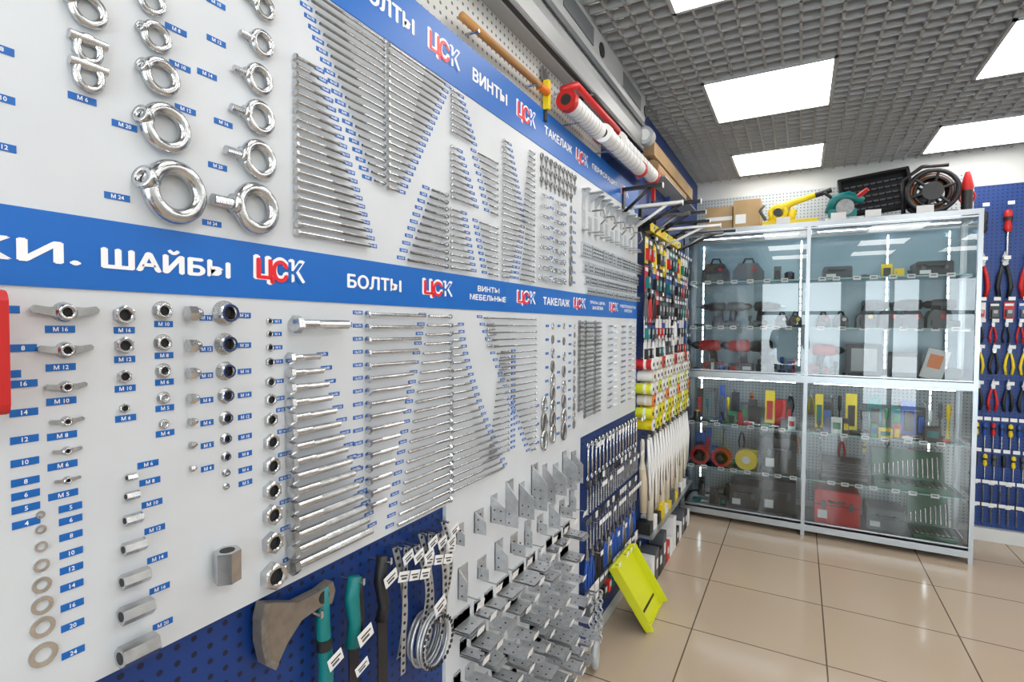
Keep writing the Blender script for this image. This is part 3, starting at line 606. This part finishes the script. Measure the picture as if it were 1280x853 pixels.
def clutter(name,x0,x1,z,pal,hmin,hmax,y0,y1,gap=.012,kinds=('box','card','cyl','lay','stand')):
    mb=MB();x=x0
    while x<x1:
        k=random.choice(kinds);w=random.uniform(.035,.085);h=random.uniform(hmin,hmax);c=random.choice(pal);c2=random.choice(pal);ya=random.uniform(y0,y1-.05);w=min(w,x1-x)
        if abs(x+w/2-CM)<.05+w/2: x+=.03;continue
        if w<.02: break
        if k=='box': mb.rbox(x,x+w,ya,ya+.05,z,z+h*.7,c,.005);mb.box(x+w*.15,x+w*.85,ya-.002,ya,z+h*.2,z+h*.5,c2)
        elif k=='card': mb.obox((x+w/2,ya+.02,z+h*.5),(w,.003,h*.96),c2,Matrix.Rotation(-.12,3,'X'));mb.obox((x+w/2,ya+.008,z+h*.4),(w*.6,.02,h*.55),c)
        elif k=='cyl': mb.cyl((x+w/2,ya+.02,z),(x+w/2,ya+.02,z+h*.75),w*.4,c,14);mb.cyl((x+w/2,ya+.02,z+h*.75),(x+w/2,ya+.02,z+h*.85),w*.25,c2,12)
        elif k=='lay':
            w=min(.12,x1-x);mb.tube([(x,ya,z+.014),(x+w*.25,ya,z+.014),(x+w*.5,ya+.01,z+.012)],[.008,.014,.010],c,8);mb.cyl((x+w*.5,ya+.01,z+.012),(x+w,ya+.02,z+.012),.004,ZINC,6)
            mb.tube([(x,ya+.06,z+.014),(x+w*.6,ya+.05,z+.014)],.011,c2,8)
        else:
            mb.lathe((x+w/2,ya+.02,z),UZ,[(w*.4,0),(w*.4,.012),(.006,.016),(.006,h*.45),(.012,h*.5),(.013,h*.8),(.008,h*.85)],c,10)
        x+=w+gap
    mb.obj(name)
DK=[BLACK,BLACK,GREY,BLACK,RD,BLU,PAPER];MX=[BLACK,RD,BLU,GREY,PAPER,BLACK,GREEN,BLACK,TEAL,YEL,RD]
for x,w,h,c in((.20,.20,.17,BLACK),(.44,.22,.16,GREY)): bag('tool_bag',x,4.5,1.85,w,h,c)
clutter('small_boxed_goods',.62,.80,1.85,DK,.05,.12,4.42,4.55)
case('tool_case',.94,1.12,1.85,.09,GREY);case('tool_case',1.48,1.68,1.85,.10,BLACK);clutter('small_boxed_goods',1.16,1.46,1.85,[YEL,BLACK,GREY,PAPER,BLACK],.05,.11,4.42,4.55)
for x,c in((.16,BLACK),(.34,GREY),(.54,BLACK),(1.24,GREY),(1.42,BLACK),(1.60,GREY)): drill('power_drill',(x+.03,4.52,1.50),.95,c,random.choice((1,-1)))
for x in(.68,.77,.95,1.06): bag('battery_charger',x,4.5,1.50,.09,.10,BLACK)
for x in(1.20,1.33,1.46,1.59): bag('battery_pack',x,4.40,1.50,.115,.13,GREY)
clutter('small_boxed_goods',.06,.62,1.50,[BLACK,BLACK,GREY],.08,.14,4.36,4.42,.02)
for x,c in((.14,RD),(.36,RD),(.52,BLACK)): drill('power_drill',(x,4.50,1.155),1.15,c,-1)
drill('power_drill',(.98,4.50,1.155),1.05,RD,1)
clutter('small_boxed_goods',.06,.80,1.155,DK+[RD,YEL],.06,.13,4.34,4.38,.01);clutter('small_boxed_goods',.60,.80,1.155,MX,.10,.18,4.5,4.56)
clutter('small_boxed_goods',.90,1.10,1.155,[RD,BLACK,TEAL,BLACK],.06,.14,4.34,4.38)
for x,w,h in((1.20,.21,.22),(1.43,.19,.17)):
    mb=MB();mb.rbox(x-w/2,x+w/2,4.42,4.46,1.165,1.165+h,BLACK,.01);mb.box(x-w*.36,x+w*.36,4.416,4.42,1.195,1.135+h,LGREY);mb.tube([(x-w*.4,4.44,1.17),(x-w*.45,4.40,1.162),(x+w*.45,4.40,1.162),(x+w*.4,4.44,1.17)],.007,BLACK,6);mb.obj('led_floodlight')
mb=MB();mb.obox((1.59,4.40,1.26),(.12,.03,.2),PAPER,Matrix.Rotation(.25,3,'Y'));mb.obox((1.59,4.38,1.28),(.07,.01,.09),ORG,Matrix.Rotation(.25,3,'Y'));mb.obox((1.68,4.42,1.195),(.1,.05,.08),GREY);mb.obj('blister_package')
clutter('small_boxed_goods',.06,1.72,.745,MX,.08,.17,4.36,4.42,.004);clutter('small_boxed_goods',.06,1.72,.745,MX,.16,.30,4.54,4.60,.002,kinds=('card','box','stand','card'))
for x,c in((.12,RD),(.28,RD)):
    mb=MB();
    for y in(4.36,4.42): mb.cyl((x,y,.474),(x,y+.012,.474),.073,c,20)
    mb.cyl((x,4.36,.474),(x,4.43,.474),.05,BLACK,16);mb.cyl((x,4.35,.474),(x,4.36,.474),.02,BLACK,12);mb.obj('cable_spool')
mb=MB();mb.cyl((.46,4.36,.482),(.46,4.40,.482),.08,YEL,24);mb.cyl((.46,4.355,.482),(.46,4.36,.482),.03,PAPER,16);mb.obj('cutting_disc')
case('tool_case',.57,.80,.40,.26,BLACK);clutter('small_boxed_goods',.06,.55,.40,MX,.16,.28,4.50,4.58,.002)
clutter('small_boxed_goods',.06,.32,.085,[BLU,BLACK,TEAL],.08,.16,4.38,4.46);case('tool_case',.34,.55,.085,.18,BLACK);case('tool_case',.57,.80,.085,.25,BLACK);clutter('small_boxed_goods',.08,.34,.085,DK,.12,.22,4.55,4.62)
case('red_tool_case',.92,1.20,.085,.24,RD,4.38,4.62)
mb=MB()
for i in range(7): mb.rbox(.96,1.24,4.40,4.6,.40+i*.020,.416+i*.020,[BLACK,GREY][i%2],.004)
mb.obj('file_set')
def openset(name,x0,x1,z,c):
    mb=MB();mb.box(x0,x1,4.36,4.58,z,z+.035,c);R=Matrix.Rotation(-.3,3,'X');cc=V(((x0+x1)/2,4.63,z+.12));mb.obox(cc,(x1-x0,.02,.22),c,R)
    n=int((x1-x0)/.028)
    for i in range(n):
        x=x0+.018+i*.028;L=.06+.10*i/n;mb.cyl((x,4.38,z+.04),(x,4.38+L,z+.04),.006,ZINC,6);mb.torus((x,4.38,z+.042),(0,0,1),.009,.003,ZINC,10,5)
        o=R@V((x-cc.x,-.016,-.08));o2=R@V((x-cc.x,-.016,-.08+L));mb.cyl(cc+o,cc+o2,.006,ZINC,6)
    mb.obj(name)
DGR=mat('dark_green',(.005,.11,.055),.4)
openset('wrench_set_case',1.28,1.70,.40,DGR)
openset('screwdriver_set_case',1.50,1.73,.085,DGR);case('grey_tool_case',1.24,1.46,.085,.15,GREY)
# ------------------------------------------------------------ on top of cabinet
zt=2.251
mb=MB();mb.box(.12,.32,4.45,4.68,zt,zt+.20,CARD);mb.box(.33,.52,4.42,4.66,zt,zt+.23,CARD);mb.box(.1205,.3195,4.449,4.45,zt+.09,zt+.12,PAPER);mb.box(.345,.42,4.418,4.42,zt+.05,zt+.12,PAPER);mb.obj('cardboard_box_stack')
mb=MB();mb.box(.54,.90,4.34,4.46,zt,zt+.035,YEL);mb.tube([(.60,4.40,zt+.03),(.64,4.40,zt+.13),(.74,4.40,zt+.17),(.90,4.39,zt+.21)],[.035,.038,.026,.018],YEL,12);mb.tube([(.72,4.41,zt+.03),(.74,4.41,zt+.12)],.03,YEL,10);mb.torus((.64,4.385,zt+.10),(0,1,0),.05,.018,YEL,18,8);mb.cyl((.64,4.36,zt+.10),(.64,4.42,zt+.10),.03,BLACK,14);mb.cyl((.88,4.39,zt+.205),(.98,4.38,zt+.23),.02,BLACK,10);mb.tube([(.56,4.38,zt+.05),(.52,4.36,zt+.12),(.55,4.36,zt+.16)],.012,GREY,8);mb.obj('pipe_bender')
mb=MB();mb.rbox(.96,1.13,4.33,4.42,zt+.02,zt+.08,TEAL,.012);mb.tube([(.97,4.38,zt+.06),(1.0,4.38,zt+.16),(1.08,4.38,zt+.175),(1.17,4.38,zt+.13)],[.035,.040,.034,.022],TEAL,10);mb.box(.94,1.22,4.33,4.42,zt,zt+.02,ZINC);mb.cyl((1.12,4.38,zt+.15),(1.19,4.34,zt+.20),.016,RD,8);mb.tube([(.99,4.36,zt+.16),(.93,4.35,zt+.21)],.012,BLACK,8);mb.cyl((1.06,4.325,zt+.09),(1.06,4.345,zt+.09),.055,STEEL,20);mb.obj('mitre_saw')
mb=MB();R=Matrix.Rotation(-.35,3,'X')@Matrix.Rotation(-.12,3,'Y');c=V((1.25,4.54,zt+.195))
mb.obox(c,(.42,.012,.30),BLACK,R)
for dx,dz,w,h in((0,.145,.42,.018),(0,-.145,.42,.018),(.205,0,.018,.30),(-.205,0,.018,.30)): mb.obox(c+R@V((dx,-.025,dz)),(w,.05,h),BLACK,R)
for i in range(9):
    for j in range(5): mb.obox(c+R@V((-.16+i*.04,-.01,-.10+j*.048)),(.028,.012,.010),GREY,R)
mb.obj('paint_tray')
mb=MB();c=V((1.55,4.44,zt+.155))
for y in(-.06,.06):
    mb.torus(c+V((0,y,0)),(0,1,0),.135,.015,BLACK,28,8)
    for a in(.3,1.35,2.4,3.4,4.5,5.5): mb.cyl(c+V((0,y,0)),c+V((math.cos(a)*.135,y,math.sin(a)*.135)),.010,BLACK,6)
for i in range(9): mb.torus(c+V((0,-.045+i*.011,0)),(0,1,0),.095+.004*(i%2),.013,[BLACK,ORG,BLACK][i%3],24,6)
mb.cyl(c+V((0,-.07,0)),c+V((0,.07,0)),.06,BLACK,16);mb.tube([c+V((-.145,0,-.13)),c+V((-.155,0,.1)),c+V((-.05,0,.18)),c+V((.09,0,.175))],.013,BLACK,8);mb.box(c.x-.16,c.x+.13,c.y-.08,c.y+.08,zt,zt+.018,BLACK);mb.obj('extension_cable_reel')
mb=MB();mb.cyl((1.73,4.40,zt),(1.73,4.40,zt+.14),.03,BLACK,16);mb.lathe((1.73,4.40,zt+.14),UZ,[(.03,0),(.034,.02),(.02,.09),(.012,.12)],RD,14);mb.torus((1.73,4.4,zt+.1),(0,1,0),.04,.007,RD,16,6);mb.obj('blow_torch')
mb=MB()
for x in(.68,1.02,1.22,1.5): mb.obox((x,4.30,zt+.025),(.09,.002,.05),PAPER);mb.obox((x,4.3275,zt+.006),(.01,.05,.01),PAPER)
mb.obj('price_card_set')
# ------------------------------------------------------------ far wall
mb=MB();mb.box(-.01,1.86,Y1-.02,Y1-.001,.1,2.6,PEGW2);mb.box(1.86,RX-.01,Y1-.02,Y1-.001,.1,2.5,PEGB2);mb.obj('pegboard_far')  # white behind the lower cabinet is interior brightness put into the board colour
yw=Y1-.04
for z,k,nm,cs,sp,s in((2.32,'driver','caulking_gun_set',[BLACK,RD],.13,1.7),(1.95,'pliers','pipe_wrench_set',[RD,BLACK,RD],.12,1.6),(1.67,'pack','blade_pack_set',[PAPER,BLACK,RD,BLU],.075,.9),(1.52,'pliers','combination_pliers_set',[BLACK,RD],.07,.8),(1.34,'pliers','combination_pliers_set',[YEL,BLACK,YEL],.08,1.05),(1.09,'pliers','combination_pliers_set',[BLACK,RD,BLACK],.08,1.1),(.84,'driver','screwdriver_set',[YEL,BLU,RD,BLU],.045,1.),(.62,'driver','chisel_set',[BLACK,YEL,GREY],.05,.95),(.40,'bit','masonry_bit_set',[PAPER,BLU],.045,1.),(.24,'bit','masonry_bit_set',[PAPER,BLACK],.045,.9)):
    mb=MB();x=1.91;i=0
    while x<4.4:
        handtool(mb,(x,yw,z),s,k,cs[i%len(cs)],(1,0,0));hooktag(mb,(x,yw,z+.02),(1,0,0));x+=sp;i+=1
    mb.obj(nm)
mb=MB()
for i in range(24): handtool(mb,(.1+i*.072,yw,.95 if i%2 else .62),.95,random.choice(['pliers','driver','wrench']),random.choice(cols),(1,0,0))
mb.obj('wall_hanging_tool_set')
m=MB();m.box(0,RX,Y1-.032,Y1-.0205,0,.09,WALL);m.obj('baseboard_far')
m=MB();m.box(RX-.02,RX-.001,-1,Y1-.1,.0,2.4,pegmat('pegboard_white_right',(.6,.6,.58),(1,2),(.15,.15,.15)));m.obj('pegboard_right')
# ------------------------------------------------------------ photographer (reflected in the glass)
ph=bpy.data.objects.new('photographer',None);sc.collection.objects.link(ph)
def skin(name,vs,es,rs,mt,root=0,sub=2):
    me=bpy.data.meshes.new(name);me.from_pydata(vs,es,[]);o=bpy.data.objects.new(name,me);sc.collection.objects.link(o)
    o.modifiers.new('s','SKIN');sl=me.skin_vertices[0].data
    for i,r in enumerate(rs): sl[i].radius=r if isinstance(r,tuple) else (r,r);sl[i].use_root=(i==root)
    ss=o.modifiers.new('b','SUBSURF');ss.levels=sub;ss.render_levels=sub;me.materials.append(mt);o.parent=ph
    return o
bx,by=.64,-.34
HL,HR=(.72,by+.25,1.44),(.88,by+.25,1.44)
skin('torso_and_arms',[(bx,by,.93),(bx,by,1.1),(bx,by,1.28),(bx,by,1.42),(bx,by+.02,1.49),(bx-.18,by,1.42),(bx-.20,by+.08,1.19),(HL[0],by+.22,1.43),(bx+.18,by,1.42),(bx+.26,by+.06,1.18),(HR[0],by+.22,1.43)],
     [(0,1),(1,2),(2,3),(3,4),(3,5),(5,6),(6,7),(3,8),(8,9),(9,10)],[(.16,.11),(.145,.10),(.17,.11),(.13,.09),.055,.065,.048,.03,.065,.048,.03],CLOTH)
skin('trousers',[(bx,by,.93),(bx-.09,by,.86),(bx-.10,by+.02,.48),(bx-.11,by,.10),(bx+.09,by,.86),(bx+.10,by+.02,.48),(bx+.12,by,.10)],[(0,1),(1,2),(2,3),(0,4),(4,5),(5,6)],[(.15,.11),.09,.065,.055,.09,.065,.055],JEAN)
mb=MB();hc=V((bx+.05,by+.05,1.61))
mb.lathe(hc+V((0,0,-.115)),UZ,[(.03,0),(.055,.02),(.068,.06),(.075,.11),(.074,.15),(.062,.19),(.035,.22),(.005,.23)],SKIN,20)
mb.lathe(hc+V((0,-.012,.01)),UZ,[(.079,0),(.082,.05),(.070,.09),(.04,.115),(.005,.122)],HAIR,20)
mb.cyl(hc+V((-.03,-.02,-.18)),hc+V((0,-.01,-.08)),.05,SKIN,14)
mb.tube([hc+V((0,.07,.02)),hc+V((0,.095,-.02)),hc+V((0,.075,-.03))],[.008,.012,.008],SKIN,8)
for q in(1,-1): mb.lathe(hc+V((.028*q,.062,.015)),(0,1,0),[(.012,0),(.009,.008),(.002,.011)],PAPER,10);mb.cyl(hc+V((.028*q,.072,.015)),hc+V((.028*q,.0745,.015)),.005,HAIR,8);mb.torus(hc+V((.078*q,0,0)),(1,0,0),.018,.007,SKIN,12,6)
mb.tube([hc+V((-.022,.066,-.055)),hc+V((0,.072,-.057)),hc+V((.022,.066,-.055))],.005,RD,6)
mb.obj('head',ph)
mb=MB()
for q,h_ in((-1,HL),(1,HR)):
    p=V(h_);mb.tube([p+V((0,-.03,0)),p+V((0,.0,.01)),p+V((0,.03,.02))],[.026,.034,.028],SKIN,10)
    for k in range(4):
        b0=p+V((.012*(k-1.5)*1.1,.03,.03));mb.tube([b0,b0+V((-q*.01,.03,.012)),b0+V((-q*.024,.045,.0)),b0+V((-q*.03,.04,-.012))],[.009,.009,.008,.007],SKIN,8)
    mb.tube([p+V((-q*.02,-.01,0)),p+V((-q*.042,.015,-.01)),p+V((-q*.05,.04,-.006))],[.011,.010,.008],SKIN,8)
mb.obj('hands',ph)
mb=MB();mb.rbox(.73,.87,-.11,-.055,1.45,1.54,BLACK,.012);mb.rbox(.775,.825,-.105,-.06,1.53,1.56,BLACK,.01);mb.cyl((.8,-.055,1.495),(.8,-.012,1.495),.036,BLACK,24);mb.torus((.8,-.012,1.495),(0,1,0),.032,.003,GREY,24,6);mb.obj('photo_camera',ph)
mb=MB()
for q in(-.11,.12): mb.rbox(bx+q-.045,bx+q+.045,by-.08,by+.18,.0,.085,BLACK,.03)
mb.obj('shoes',ph)
# ------------------------------------------------------------ world + camera
w=bpy.data.worlds.new('w');sc.world=w;w.use_nodes=True;bg=w.node_tree.nodes['Background'];bg.inputs[0].default_value=(.86,.93,1,1);bg.inputs[1].default_value=9.0
f,yaw,pit,rol=654.5,.5022,.0294,-.0064
fw=V((-math.sin(yaw)*math.cos(pit),math.cos(yaw)*math.cos(pit),-math.sin(pit)));r=V((math.cos(yaw),math.sin(yaw),0));u=r.cross(fw)
c_,s_=math.cos(rol),math.sin(rol);r2=r*c_-u*s_;u2=r*s_+u*c_
cd=bpy.data.cameras.new('camera');cd.sensor_width=36;cd.lens=f/1280*36;cd.clip_start=.01
co=bpy.data.objects.new('camera',cd);sc.collection.objects.link(co)
M=Matrix((r2,u2,-fw)).transposed().to_4x4();M.translation=V((.8,0,1.5));co.matrix_world=M;sc.camera=co
sc.view_settings.view_transform='Standard';sc.view_settings.look='None'
